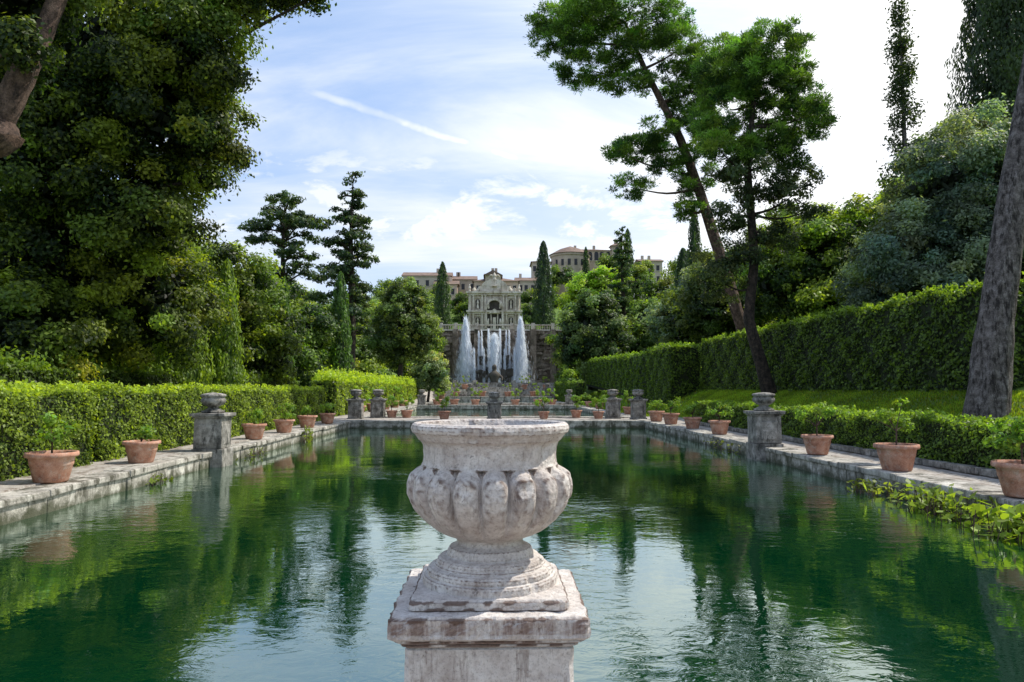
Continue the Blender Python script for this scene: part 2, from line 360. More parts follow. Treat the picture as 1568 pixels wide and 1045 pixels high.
def hedge(name,x0,x1,y0,y1,z0,z1,L,W,ca,cb,cov=2.2,shoots=0,z0e=None,z1e=None,sh=.35,lump=.05):
    """box hedge along y; z0e/z1e are values at the y1 end"""
    z0e=z0 if z0e is None else z0e; z1e=z1 if z1e is None else z1e
    ca=np.array(ca)*GAIN; cb=np.array(cb)*GAIN
    e=empty(name); mb=MB(); i=.1
    def q(ya,yb,za,zb,zc,zd):
        mb.add([(x0+i,ya,za),(x1-i,ya,za),(x1-i,yb,zb),(x0+i,yb,zb),(x0+i,ya,zc),(x1-i,ya,zc),(x1-i,yb,zd),(x0+i,yb,zd)],
            [(3,2,1,0),(4,5,6,7),(0,1,5,4),(1,2,6,5),(2,3,7,6),(3,0,4,7)])
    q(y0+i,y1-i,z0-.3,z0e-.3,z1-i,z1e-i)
    mb.obj('dark_core',[M['hedgecore']],e)  # opaque core box, near-black colour stands for the shade inside the hedge
    F=Fol(); A=L*W*.5; H=(z1-z0+z1e-z0e)/2
    zl=lambda y:z0+(z0e-z0)*(y-y0)/(y1-y0); zh=lambda y:z1+(z1e-z1)*(y-y0)/(y1-y0)+.05*np.sin(y*1.1)+.035*np.sin(y*2.7+1)
    faces=[('x',x0,-1,(y1-y0)*H),('x',x1,1,(y1-y0)*H),('z',0,1,(y1-y0)*(x1-x0)),('y',y0,-1,(x1-x0)*H),('y',y1,1,(x1-x0)*H)]
    p0=rng.uniform(0,6,6)
    for ax,val,sg,ar in faces:
        n=int(ar*cov/A)
        u=rng.random(n); w=rng.random(n); dep=rng.uniform(-.14,.06,n)
        if ax=='x':
            y=y0+u*(y1-y0); z=zl(y)+w*(zh(y)-zl(y)); k=y; l=z; P=np.stack([val+sg*dep,y,z],1); D=np.tile((sg,0,.3),(n,1))
        elif ax=='z':
            y=y0+u*(y1-y0); x=x0+w*(x1-x0); k=y; l=x; P=np.stack([x,y,zh(y)+dep],1); D=np.tile((0,0,1.),(n,1))
        else:
            x=x0+u*(x1-x0); y=np.full(n,val)+sg*dep; z=zl(y)+w*(zh(y)-zl(y)); k=x;l=z; P=np.stack([x,y,z],1); D=np.tile((0,sg,.3),(n,1))
        lum=np.sin(k*2.3+p0[0])*np.sin(l*3.1+p0[1])+.6*np.sin(k*5.7+p0[2]+l*2)*np.sin(l*6.3+p0[3])+.6*np.sin(k*13+l*9+p0[4])*np.sin(k*8.1-l*11)
        P+=D*(lum*lump)[:,None]
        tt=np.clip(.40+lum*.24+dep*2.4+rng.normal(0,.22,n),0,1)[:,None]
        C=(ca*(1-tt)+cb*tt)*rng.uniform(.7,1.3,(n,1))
        F.add(P,D+rng.normal(0,.6,(n,3)),L,W,C)
    if shoots:
        y=rng.uniform(y0,y1,shoots); x=rng.uniform(x0,x1,shoots); hh=rng.uniform(.1,1,shoots)**1.6*sh
        k=7; idx=np.repeat(np.arange(shoots),k); f=rng.random(len(idx))
        P=np.stack([x[idx]+rng.normal(0,.03,len(idx)),y[idx]+rng.normal(0,.03,len(idx)),zh(y[idx])+hh[idx]*f],1)
        C=cb*rng.uniform(.9,1.5,(len(idx),1))
        F.add(P,rng.normal(size=(len(idx),3)),L*1.3,W*1.1,C,(0,0,1),.5)
    F.obj('foliage',e)

# ------------------------------------------------------------------ terrain
PX0,PX1=-7.86,8.26
def Rx(x): return np.interp(x,[-400,-120,-40,-14,11.2,11.6,12.5,14,16,20,35,60,150,400],[30,14,3,.1,0,.15,1.0,1.7,2.5,4.2,12,22,32,40])
def Hgt(x,y):
    r=Rx(x)
    far=np.interp(y,[-400,118,122,131,133,150,180,205,260,400,1000],[0,0,2.2,2.4,10.9,12.4,21,25,31,34,20])
    side=np.interp(y,[-400,85,105,131,150,180,205,260,400,1000],[0,0,3.2,9.5,13,21,25,31,34,20])
    k=np.clip((np.abs(x-1.5)-10.5)/2.,0,1)
    f=far*(1-k)+side*k
    return .36+np.maximum(r*.75+f*.25,np.maximum(r,f)) 
ponds=[(3.6,41.3,-.8),(46.2,76.3,-.8),(80.2,108.3,-.8)]
xs=sorted(set([round(v,3) for v in list(np.linspace(-900,-60,12))+list(np.linspace(-60,-16,12))+list(np.arange(-15,-9,1.))+[-8.7,-8.45,-8.1,-6,0,6,8.5,8.85,9.1,9.6,10.5,11.2,11.4,11.6,12,12.5,13,13.5,14,15,16,17,18,20]+list(np.linspace(22,60,16))+list(np.linspace(70,900,12))]))
ys=sorted(set([round(v,3) for v in [-900,-300,-100,-30,-8,0,3.2,3.7,8,14,20,26,32,38,41.05,41.5,43,46.0,46.4,52,58,64,70,76.1,76.5,78,80.0,80.4,90,100,108.1,108.5,112,116,118,120,122,126,131,132.9,133.1,136,140,145,150,156]+list(np.linspace(160,400,20))+[500,700,1000,1500]]))
X,Y=np.meshgrid(np.array(xs),np.array(ys)); Z=Hgt(X,Y)
far=(np.abs(X)>16)|(Y>150); Z=Z+np.where(far&(Y>-20),np.sin(X*.21+Y*.13)*.35+np.sin(X*.09-Y*.17)*.5,0)*.6
for a,b,d in ponds:
    Z=np.where((X>-8.4)&(X<8.8)&(Y>a)&(Y<b),d,Z)
g=MB(); nx_=len(xs); 
g.add(np.stack([X.ravel(),Y.ravel(),Z.ravel()],1),[(j*nx_+i,j*nx_+i+1,(j+1)*nx_+i+1,(j+1)*nx_+i) for j in range(len(ys)-1) for i in range(nx_-1)])
g.obj('ground',[M['ground']])
for (a,b,z) in ((3.6,41.4,0.),(46.1,76.4,.02),(80.1,108.4,.25)):
    w=MB(); w.add([(-8.2,a,z),(8.6,a,z),(8.6,b,z),(-8.2,b,z)],[(0,1,2,3)]); w.obj('pond_water',[M['water']])

def kerbrun(mb,x0,x1,y0,y1,z0,z1,along='y',step=1.5):
    a,b=(y0,y1) if along=='y' else (x0,x1); t=a
    while t<b-.05:
        s=min(step*rng.uniform(.6,1.4),b-t); 
        if b-(t+s)<.4: s=b-t
        dz=rng.uniform(-.02,.02); dx=rng.uniform(-.03,.03)
        if along=='y':
            mb.box(x0+dx,x1+dx,t+.008,t+s-.008,z1-.13,z1+dz,0,.014); mb.box(x0+.06+dx,x1-.06+dx,t,t+s,z0,z1-.128,0,.016)
        else:
            mb.box(t+.008,t+s-.008,y0+dx,y1+dx,z1-.13,z1+dz,0,.01); mb.box(t,t+s,y0+.06+dx,y1-.06+dx,z0,z1-.128,0,.01)
        t+=s
for (a,b) in ((3.4,41.3),(46.4,76.2),(80.4,108.2)):
    for xa,xb in ((PX0-.85,PX0),(PX1,PX1+.75)):
        mb=MB(); kerbrun(mb,xa,xb,a,b,-.5,.42); mb.obj('pond_kerb',[M['kerb']],bevel=.025)
mb=MB()
for (a,b,z) in ((41.,42.1,.44),(45.6,46.5,.46),(75.9,76.9,.5),(79.6,80.5,.62),(107.9,109,1.0)):
    kerbrun(mb,PX0-.4,PX1+.4,a,b,-.5,z,'x',2.)
kerbrun(mb,PX0-.4,PX1+.4,3.05,3.75,-.5,.42,'x',1.6)
mb.obj('pond_cross_wall',[M['kerb']],bevel=.02)
mb=MB()
for i,(yy,z) in enumerate(((111.,1.35),(112.5,1.7),(114,2.05),(115.5,2.4))):
    mb.box(-9.5,10,yy,yy+1.6,0,z,0,.01)
mb.obj('stone_steps',[M['kerb']])

# ------------------------------------------------------------------ stone urn in the foreground
EYE=2.2; UY=3.30; UX=-.018
urn=empty('stone_urn_on_pedestal')
pr=[(.02,.235),(.22,.235),(.285,.215),(.305,.175),(.312,.155),(.322,.148),(.336,.150),(.347,.160),(.350,.175),(.345,.190),(.332,.200),(.324,.212),(.318,.222),(.305,.230),(.298,.245),(.294,.27),(.292,.30),(.294,.322),(.300,.334),
    (.318,.340),(.338,.352),(.352,.372),(.360,.40),(.363,.425),(.360,.455),(.349,.49),(.329,.525),(.302,.558),(.269,.588),(.232,.613),(.196,.630),(.168,.640),(.150,.648),(.143,.660),
    (.146,.672),(.160,.680),(.176,.686),(.184,.700),(.190,.716),(.190,.722),(.216,.726),(.228,.734),(.233,.744),(.233,.752),(.240,.756),(.240,.762),(.264,.768),(.274,.778),(.275,.792),(.273,.798),(.286,.802),(.292,.812),(.292,.84)]
P_=[]
for k in range(len(pr)-1):
    for f in (0,.25,.5,.75): P_.append((pr[k][0]*(1-f)+pr[k+1][0]*f, pr[k][1]*(1-f)+pr[k+1][1]*f))
P_.append(pr[-1])
NL=17
from mathutils import noise as mn
def urad(k,r,z,t):
    d=-z; q=r
    if .334<d<.64:
        # each gadroon is a rounded, bulging tongue: half-ellipse section, domed at the top
        c=abs(math.cos(NL*t/2+.2)); prof=math.sqrt(max(0,1-(1-c)**2.2)) # 1 on the crest, 0 in the groove
        s=math.sqrt(max(0,1-c*c))                                      # 0 crest .. 1 groove
        drop=.334+.035*s**3                                            # top edge arches between lobes
        env=min(1,max(0,(d-drop)/.03))**.5
        fade=(1-max(0,(d-.47)/.17))**.7 if d<.64 else 0
        base=.295+(r-.295)*max(0,1-env) if d<.45 else r
        depth=.30*fade
        q=r*(1-depth*(1-prof))
        if d<.40: q=q*env+min(q,.300)*(1-env)
    x,y=q*math.cos(t),q*math.sin(t)
    ch=mn.noise(Vector((x*11,y*11,d*11+3)))
    nn=mn.noise(Vector((x*6,y*6,d*6)))*.005+mn.noise(Vector((x*35,y*35,d*35)))*.003+mn.noise(Vector((x*80,y*80,d*80)))*.002-max(0,ch-.34)*.035
    return q+nn
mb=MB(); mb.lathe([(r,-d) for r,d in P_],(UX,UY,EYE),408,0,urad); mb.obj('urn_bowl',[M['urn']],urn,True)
def slab(mb,cx,cy,half,z0,z1,ov=0,seg=18,nz=3,amp=.006):
    vs=[];fs=[]
    prof=[(half-.012,z0),(half,z0+.01)]+[(half,z0+(z1-z0)*i/nz) for i in range(1,nz)]+[(half,z1-.012),(half-.012,z1),(half*.85,z1+.001)]
    for h,z in prof:
        for s in range(4):
            for i in range(seg):
                f=-1+2*i/seg
                x,y=((f,-1),(1,f),(-f,1),(-1,-f))[s]
                cr=.975 if i==0 else 1
                p=Vector((cx+x*h*cr*1.0,cy+y*h*cr,z)); nn=mn.noise(p*14)*amp+mn.noise(p*45)*amp*.5+mn.noise(p*110)*amp*.25
                vs.append((cx+(p.x-cx)*(1+nn/half),cy+(p.y-cy)*(1+nn/half),z+nn*.6))
    n=4*seg
    for k in range(len(prof)-1):
        for i in range(n): fs.append((k*n+i,k*n+(i+1)%n,(k+1)*n+(i+1)%n,(k+1)*n+i))
    vs.append((cx,cy,z1+.002)); c=len(vs)-1; L=(len(prof)-1)*n
    for i in range(n): fs.append((L+i,L+(i+1)%n,c))
    mb.add(vs,fs)
mb=MB()
slab(mb,UX,UY,.318,EYE-.885,EYE-.838,seg=40,nz=5)
slab(mb,UX,UY,.392,EYE-.972,EYE-.882,amp=.010,seg=60,nz=9)
slab(mb,UX,UY,.368,EYE-.992,EYE-.968,seg=40)
slab(mb,UX,UY,.346,EYE-1.012,EYE-.99,seg=40)
slab(mb,UX,UY,.332,EYE-1.75,EYE-1.01,nz=30,seg=40,amp=.004)
slab(mb,UX,UY,.37,.3,EYE-1.74)
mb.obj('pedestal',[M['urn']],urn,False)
mb=MB(); mb.lathe([(.001,0),(.3,0)],(UX,UY,EYE-.185),40); mb.obj('rain_water',[M['soil']],urn)

# ------------------------------------------------------------------ pier with vase finial
def pier(x,y,zb=-.3,zt=1.38,w=.39,mat='pier'):
    e=empty('stone_pier_with_vase'); mb=MB()
    mb.box(x-w-.05,x+w+.05,y-w-.05,y+w+.05,zb,.5,0,.01)
    mb.box(x-w,x+w,y-w,y+w,.5,zt-.02,0,.01)
    for sx,sy in ((0,-1),(1,0),(-1,0),(0,1)):
        if sy: mb.box(x-w*.62,x+w*.62,y+sy*w-.02,y+sy*w+.02,.62,zt-.2)
        else: mb.box(x+sx*w-.02,x+sx*w+.02,y-w*.62,y+w*.62,.62,zt-.2)
    mb.box(x-w-.04,x+w+.04,y-w-.04,y+w+.04,zt-.02,zt+.03,0,.005)
    mb.box(x-w-.10,x+w+.10,y-w-.10,y+w+.10,zt+.03,zt+.12,0,.01)
    mb.obj('pier_shaft',[M[mat]],e,bevel=.015)
    mb=MB(); b=zt+.12
    mb.box(x-.24,x+.24,y-.24,y+.24,b,b+.07)
    mb.lathe([(.22,.07),(.22,.10),(.15,.13),(.14,.17),(.24,.22),(.33,.30),(.345,.37),(.31,.42),(.30,.45),(.345,.47),(.35,.50),(.33,.53),(.2,.56),(.001,.58)],(x,y,b),20,0)
    mb.obj('vase_finial',[M[mat]],e,True)
pier(-8.02,21.4); pier(8.42,23.)
for x in (-8.05,-7.0): pier(x,43.4 if x<-7.5 else 44.9,zt=1.45)
for x in (7.2,8.45): pier(x,44.9 if x<8 else 43.4,zt=1.45)
pier(0.0,43.3,zt=1.3)
for x in (-7.6,7.9): pier(x,78)
for x in (-7.6,-3.6,3.8,7.9): pier(x,110,zb=.5,zt=2.2)

# ------------------------------------------------------------------ terracotta pots
def pot(x,y,z,s=.42,plant=1,h=.75,c=(.12,.20,.03)):
    e=empty('terracotta_pot'); mb=MB()
    s*=rng.uniform(.93,1.05); hh=s*1.25
    mb.lathe([(.001,0),(s*.62,0),(s*.66,.03),(s*.80,hh*.55),(s*.83,hh*.58),(s*.83,hh*.63),(s*.87,hh*.82),(s*1.0,hh*.85),(s*1.02,hh*.9),(s*1.0,hh),(s*.9,hh),(s*.88,hh*.86)],(x,y,z),28)
    mb.obj('pot',[M['terra']],e,True)
    mb=MB(); mb.lathe([(s*.89,hh*.87),(.001,hh*.9)],(x,y,z),18); mb.obj('soil',[M['soil']],e)
    if plant:
        mb=MB(); F=Fol(); b=[]
        top=z+hh+h*.35
        mb.tube([(x,y,z+hh*.85),(x+rng.normal(0,.03),y,top)],[.022,.016],6)
        for i in range(rng.integers(6,9)):
            a=rng.uniform(0,6.28); l=rng.uniform(.12,.42)*h/.75
            q=(x+math.cos(a)*l,y+math.sin(a)*l,top+rng.uniform(-.05,.5)*h)
            mb.tube([(x,y,top-.1),((x+q[0])/2,(y+q[1])/2,(top+q[2])/2-.02),q],[.012,.009,.005],5)
            b.append((*q,.13,.13,.13))
        mb.obj('stem',[M['bark']],e)
        crown(F,b,.1,.10,.05,np.array(c)*.6,np.array(c)*1.2,cov=.6*plant,subcov=.9,inner=False); F.obj('leaves',e)
for (y,pl,h) in ((14.4,.9,.8),(18.,.35,.3),(26.3,.8,.5),(30.,.7,.6),(33.7,.6,.4),(37.7,.7,.5)): pot(-8.42,y,.43,.43,pl,h)
for (y,pl,h) in ((12.1,1,.9),(15.95,1.1,1.1),(19.9,1,.9),(28.6,.9,.7),(32.5,.8,.6),(36.5,.9,.8),(39.8,.8,.6)): pot(8.72,y,.43,.43,pl,h)
for (x,y) in ((-6.2,45.1),(-5.3,45.1),(-2.9,43.2),(2.9,43.5),(5.,45.2),(6.1,43.4)): pot(x,y,.42,.36,1.2,.9)
for (x,y) in ((-6,78),(-4.2,78),(-2.,78),(2.2,78),(4.6,78),(6.1,78)): pot(x,y,.42,.5,1.5,1.3,(.15,.24,.03))
for (x,y) in ((-9.1,50),(-9.1,56),(-9.1,62),(-9.1,68),(-9.1,74)): pot(x,y,.42,.5,1.5,1.5,(.16,.25,.03))
for (x,y) in ((9.1,50),(9.1,57),(9.1,64),(9.1,71)): pot(x,y,.42,.45,1.5,1.1)
for (x,y,z) in ((-7,98,.8),(-5.6,110,1.),(-1.8,110,1.),(2.,110,1.),(5.8,110,1.),(-8,114.5,2.05),(-4.5,115,2.05),(4.6,115,2.05),(8,114.5,2.05)): pot(x,y,z,.6,1.6,1.5,(.15,.22,.03))

# ------------------------------------------------------------------ hedges
HA=(.026,.052,.010); HB=(.19,.25,.03)
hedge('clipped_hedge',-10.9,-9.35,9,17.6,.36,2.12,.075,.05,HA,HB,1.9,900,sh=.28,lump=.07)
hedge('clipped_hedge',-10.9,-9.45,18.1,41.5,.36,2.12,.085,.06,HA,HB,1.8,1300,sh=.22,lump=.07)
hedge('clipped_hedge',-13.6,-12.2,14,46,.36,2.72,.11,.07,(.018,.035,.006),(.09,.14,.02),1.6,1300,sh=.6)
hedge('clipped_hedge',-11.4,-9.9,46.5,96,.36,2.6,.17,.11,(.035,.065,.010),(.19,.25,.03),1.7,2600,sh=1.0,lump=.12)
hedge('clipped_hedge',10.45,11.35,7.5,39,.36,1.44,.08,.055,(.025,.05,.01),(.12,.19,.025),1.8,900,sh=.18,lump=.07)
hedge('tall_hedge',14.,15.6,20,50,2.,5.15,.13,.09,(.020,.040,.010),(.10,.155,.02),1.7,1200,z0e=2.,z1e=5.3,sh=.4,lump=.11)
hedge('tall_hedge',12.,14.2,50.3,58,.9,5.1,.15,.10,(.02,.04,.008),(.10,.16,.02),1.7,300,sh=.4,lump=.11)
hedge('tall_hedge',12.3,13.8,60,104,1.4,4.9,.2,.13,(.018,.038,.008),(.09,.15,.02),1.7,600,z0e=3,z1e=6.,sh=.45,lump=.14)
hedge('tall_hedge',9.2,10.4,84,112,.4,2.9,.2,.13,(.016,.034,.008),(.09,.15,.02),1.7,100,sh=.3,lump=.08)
mb=MB(); kerbrun(mb,10.15,10.4,7.5,39,.2,.52,step=.6); mb.obj('stone_edging',[M['pier']])

def lawn(F,x,y,L,W,c):
    n=len(x); z=Hgt(x,y); pat=.5+.5*np.sin(x*2.1+np.sin(y*.9)*2)*np.sin(y*.7+x*1.3)
    keep=rng.random(n)<(.35+.65*pat); x,y,z,pat=x[keep],y[keep],z[keep],pat[keep]; n=len(x)
    C=np.array(c)*(.6+.6*pat[:,None])*rng.uniform(.5,1.5,(n,1)); C[:,0]*=1+.5*(rng.random(n)<.15)
    F.add(np.stack([x,y,z+.02],1),rng.normal(size=(n,3))*np.array([1,1,.2]),L,W,C,(0,0,1),.7)
F=Fol(); n=90000; lawn(F,rng.uniform(11.4,14.1,n),14+rng.random(n)**1.3*34,.13,.03,(.20,.31,.03))
n=50000; lawn(F,rng.uniform(9.5,20,n),48+rng.random(n)*50,.25,.08,(.20,.32,.03))
F.obj('grass',None,'grass')
def waterplant(name,cx,cy,rx,ry,n,h,L,W,c):
    e=empty(name); F=Fol()
    x=cx+rng.normal(0,.5,n)*rx; y=cy+rng.normal(0,.5,n)*ry; z=.03+rng.random(n)**1.4*h
    F.add(np.stack([x,y,z],1),np.array([0,0,1.])+rng.normal(0,.55,(n,3)),L,W,np.array(c)*rng.uniform(.5,1.4,(n,1)))
    F.obj('leaves',e)
    mb=MB()
    for i in range(0,n,2):
        mb.tube([(x[i]+rng.normal(0,.05),y[i]+rng.normal(0,.05),-.05),(x[i],y[i],z[i])],[.008,.006],4)
    mb.obj('stems',[M['bark']],e)
waterplant('water_plant',7.85,13.,.42,1.3,300,.40,.20,.10,(.17,.24,.04))
waterplant('water_plant',7.9,15.3,.3,.8,110,.25,.15,.08,(.15,.19,.035))
waterplant('water_plant',7.75,10.9,.5,.7,190,.45,.24,.12,(.20,.28,.04))
waterplant('water_plant',-7.7,31.,.15,.5,60,.6,.3,.08,(.16,.21,.03))
waterplant('water_plant',-7.75,17.5,.1,.5,30,.2,.14,.08,(.14,.19,.03))
waterplant('water_plant',-7.75,24.5,.1,1.5,40,.25,.14,.07,(.12,.15,.03))
waterplant('water_plant',8.1,26.5,.1,2.,50,.3,.14,.07,(.12,.15,.03))

# ------------------------------------------------------------------ trees : left
OA=(.011,.024,.006); OB=(.17,.215,.026)
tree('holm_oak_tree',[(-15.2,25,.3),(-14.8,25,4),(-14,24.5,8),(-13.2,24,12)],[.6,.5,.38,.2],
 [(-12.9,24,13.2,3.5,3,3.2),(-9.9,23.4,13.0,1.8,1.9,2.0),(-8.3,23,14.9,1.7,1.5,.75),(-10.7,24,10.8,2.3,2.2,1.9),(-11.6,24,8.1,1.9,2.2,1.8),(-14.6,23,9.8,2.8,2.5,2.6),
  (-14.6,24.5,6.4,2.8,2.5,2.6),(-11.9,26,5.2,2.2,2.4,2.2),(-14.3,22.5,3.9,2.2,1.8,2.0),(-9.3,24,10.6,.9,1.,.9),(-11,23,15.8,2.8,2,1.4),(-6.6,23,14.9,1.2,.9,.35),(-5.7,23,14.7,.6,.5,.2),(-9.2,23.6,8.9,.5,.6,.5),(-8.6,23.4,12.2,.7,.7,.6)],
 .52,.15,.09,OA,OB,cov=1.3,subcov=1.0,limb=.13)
def stump(mb):
    mb.tube([(-11.9,14,5.6),(-10.3,14,6.5),(-9.3,13.9,7.3),(-8.7,14,8.9),(-8.1,14.2,11.)],[.42,.36,.28,.18,.10],14,0,.16,6)
    mb.tube([(-9.6,13.9,7.3),(-9.1,13.7,6.7)],[.34,.30],12,0,.18)
tree('overhanging_oak_tree',[(-12.6,14,.3),(-12.3,14,3),(-12,14,6),(-12.2,14,10)],[.6,.5,.45,.3],
 [(-9.6,14.5,10.2,1.3,1.3,1.2),(-11.4,14.5,9.3,1.5,1.3,1.3),(-8.2,14.8,10.9,.9,.9,.7),(-11.2,13.5,4.4,1.,1.,.8),(-9.9,14.6,8.6,.9,.8,.7),(-8.75,13.7,8.6,.45,.4,.5)],
 .34,.11,.07,OA,(.13,.17,.026),cov=1.2,limb=.08,extra=stump,bark='bark')
tree('evergreen_oak_tree',[(-17,37,.3),(-16.6,37,5),(-16,37,8)],[.5,.4,.2],
 [(-16.6,36,7.4,2.9,2.6,3.1),(-13.9,39,6.6,2.5,2.4,3.0),(-18.5,36,5,3,2.6,3.),(-14.8,37,3.4,2.6,2.2,2.4),(-12.9,42,4.2,1.9,1.9,2.6)],
 .62,.22,.13,OA,(.15,.21,.028),cov=1.3,limb=.14)
tree('evergreen_oak_tree',[(-21,30,.3),(-20.6,30,5),(-20,30,9)],[.5,.4,.2],
 [(-20,30,8,4,3,4),(-18.5,28,4,3,2.5,3),(-22,30,14,5,3,5)],.9,.28,.17,OA,(.10,.14,.022),cov=1.2,limb=.14)
tree('bay_tree',[(-18,55,.3),(-17.8,55,5),(-17.5,55,9)],[.4,.3,.2],
 [(-17.5,55,7.5,3.2,3,3.4),(-14.8,58,6.2,2.4,2.4,3.),(-19.5,52,5.5,3,3,3.6),(-15.8,54,3.2,2.8,2.4,2.4),(-21,55,9,3,3,2.4)],
 .75,.28,.17,(.016,.036,.010),(.13,.20,.03),cov=1.3,limb=.14)
cypress('cypress_tree',-12.6,30,.3,9.2,1.15,.20,.08,(.030,.06,.012),(.20,.28,.03))
cypress('cypress_tree',-11.9,33,.3,7.6,.85,.20,.08,(.030,.06,.012),(.18,.26,.03))
cypress('cypress_tree',-14.2,50,.3,9.4,.72,.26,.1,(.016,.036,.012),(.09,.17,.03))
cypress('cypress_tree',-12.5,60,.3,11.3,1.15,.3,.11,(.016,.036,.012),(.09,.18,.03))
cedar('cedar_tree',-22.9,80,.5,22.6,4.5,.5,tiers=8,umb=True,miss=.2)
cedar('cedar_tree',-14.8,76,.4,23.6,3.9,.34,tiers=14,miss=.28,jit=.28)
tree('linden_tree',[(-10.9,85,.3),(-10.8,85,4),(-10.3,85,9)],[.35,.3,.2],
 [(-10.3,85,10.,3.2,3,3.8),(-11.8,85,8,2.4,2.5,3.),(-8.6,85,8.3,2.1,2.2,3.0),(-10.5,85,12.6,2.1,2,1.9)],
 .62,.30,.19,(.030,.05,.016),(.16,.21,.06),cov=1.2,limb=.12)
tree('olive_shrub',[(-8.6,96,.3),(-8.4,96,2),(-8.2,96,4)],[.2,.15,.1],[(-8.2,96,4.6,2.,1.8,2.3),(-9.8,96,3.4,1.6,1.6,1.9),(-7.3,97,2.8,1.3,1.3,1.5)],
 .5,.3,.16,(.07,.10,.045),(.24,.29,.14),cov=1.2,limb=.06)
# ------------------------------------------------------------------ trees : right
tree('round_laurel_tree',[(13,100,2),(13,100,5),(13,100,9)],[.35,.3,.2],
 [(12.3,100,10.,3.6,3,3.6),(15.6,101,9.4,3.2,3,4.2),(13.8,100,13.2,2.7,2.4,2.2),(10.4,100,7.8,2.3,2.2,3.0),(14.5,99,6,3.2,2.6,2.8)],
 .8,.36,.23,(.016,.034,.012),(.12,.17,.055),cov=1.3,limb=.12)
tree('plane_tree',[(17.,122,7),(17,122,12),(16.8,122,17)],[.4,.3,.2],
 [(15.4,122,17.8,3.4,3,3.2),(18.4,122,19.3,2.8,2.6,2.6),(13.,122,15.6,2.4,2.3,2.4)],.8,.42,.28,(.07,.12,.012),(.27,.37,.035),cov=1.3,limb=.12)
cedar('fir_tree',20.6,118,6,22.,3.4,.15,tiers=16,ca=(.014,.034,.014),cb=(.06,.10,.03))
PA=(.022,.048,.014); PB=(.15,.25,.036)
px=[(930,20,64,34),(862,52,52,28),(1010,25,48,34),(900,96,48,22),(955,70,42,28),(965,125,36,18),(1040,75,40,34),(1060,130,40,28),(985,222,48,18),(945,232,20,12),(972,280,26,20),(1010,200,28,16),(1062,262,30,36),(1052,320,22,22),(1045,170,26,20),(1100,110,42,36),(840,15,30,20),(1085,205,28,24),(1010,255,18,12),(905,0,60,24)]
def at(D,lst,ry=1.):
    k=1132./D; return [((a-757)/k*1.012,D+rng.normal(0,.7),2.2+(595-b)/k*1.012,c/k,c/k*ry,d/k) for a,b,c,d in lst]
tree('umbrella_pine_tree',[(16.3,45,2),(14.4,45,9.0),(12.7,45,14.6),(11.5,45,18.),(9.4,45,22.2),(8.2,45,25.2)],[.40,.36,.31,.25,.17,.08],
 at(45,px),.40,.24,.05,PA,PB,cov=.95,subcov=1.05,limb=.10,inner=False,flat=.6,tn=12,needle=True,bark='bark')
px=[(1130,85,54,40),(1190,66,48,36),(1205,130,46,36),(1130,150,52,36),(1238,175,40,34),(1185,205,44,28),(1265,160,24,30),(1100,195,32,24),(1165,110,42,32),(1215,235,32,22),(1150,48,38,20),(1230,100,28,28),(1090,235,24,22),(1145,235,32,22)]
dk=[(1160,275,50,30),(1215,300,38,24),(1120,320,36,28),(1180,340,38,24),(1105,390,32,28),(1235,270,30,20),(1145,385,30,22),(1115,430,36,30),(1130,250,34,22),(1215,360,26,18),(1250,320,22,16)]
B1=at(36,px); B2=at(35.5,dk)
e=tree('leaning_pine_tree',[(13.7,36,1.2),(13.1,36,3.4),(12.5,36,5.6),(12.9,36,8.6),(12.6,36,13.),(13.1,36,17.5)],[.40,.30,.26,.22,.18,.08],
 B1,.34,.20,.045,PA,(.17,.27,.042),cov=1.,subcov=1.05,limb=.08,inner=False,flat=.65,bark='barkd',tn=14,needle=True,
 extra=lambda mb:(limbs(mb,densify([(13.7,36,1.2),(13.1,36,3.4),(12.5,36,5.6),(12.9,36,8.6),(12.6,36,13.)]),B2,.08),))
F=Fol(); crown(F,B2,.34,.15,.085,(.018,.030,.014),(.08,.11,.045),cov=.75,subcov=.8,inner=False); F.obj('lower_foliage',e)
tree('tall_pine_tree',[(12.55,18.7,1.2),(13.0,18.8,4),(13.9,19,8),(15.1,19.2,13),(16.2,19.4,18)],[.52,.41,.34,.28,.2],
 [(16.5,19.5,19.5,3,3,1.1),(18.5,21,18.5,2.,2,.8),(16.5,22,20.3,2,2,.8)],.6,.26,.07,PA,PB,bark='barkg',cov=.8,limb=.15,flat=.6,tn=32,needle=True)
GA=(.040,.062,.048); GB=(.19,.25,.18)
tree('grey_holm_oak_tree',[(20.2,32,4),(20,32,7),(20,32,10)],[.4,.3,.2],
 [(20.6,32,11.,3.0,3,2.8),(18.6,32,8.0,2.4,2.4,2.5),(22,31,7.6,3.2,2.8,3.4),(22.8,32,12.,2.8,2.5,2.4),(19.8,31,5.9,2.6,2.2,2.0),(17.6,33,6.,1.6,1.6,1.5)],
 .52,.19,.085,GA,GB,cov=1.3,limb=.12)
cypress('cypress_tree',29.0,40,8,24,3.2,.3,.12,(.012,.026,.010),(.045,.075,.022),dens=3)
cypress('cypress_tree',34.,38,9,23,3.2,.3,.12,(.012,.026,.010),(.045,.075,.022),dens=2)
cypress('slender_cypress_tree',20.6,36,5,16.8,1.15,.2,.09,(.014,.028,.014),(.05,.07,.03),sparse=.3,dens=1.5)
tree('chestnut_tree',[(24,52,6),(24,52,10),(24,52,14)],[.4,.3,.2],
 [(23.2,52,11.2,3.2,3,3.6),(26.6,52,12.4,3.3,3,3.4),(20.,52,9.6,2.4,2.4,3.2),(28.5,50,10,3,3,3),(24.5,50,7.6,4,3,2.8),(30,50,14,3,3,2.6)],
 .75,.27,.16,(.020,.042,.010),(.19,.27,.03),cov=1.3,limb=.12)
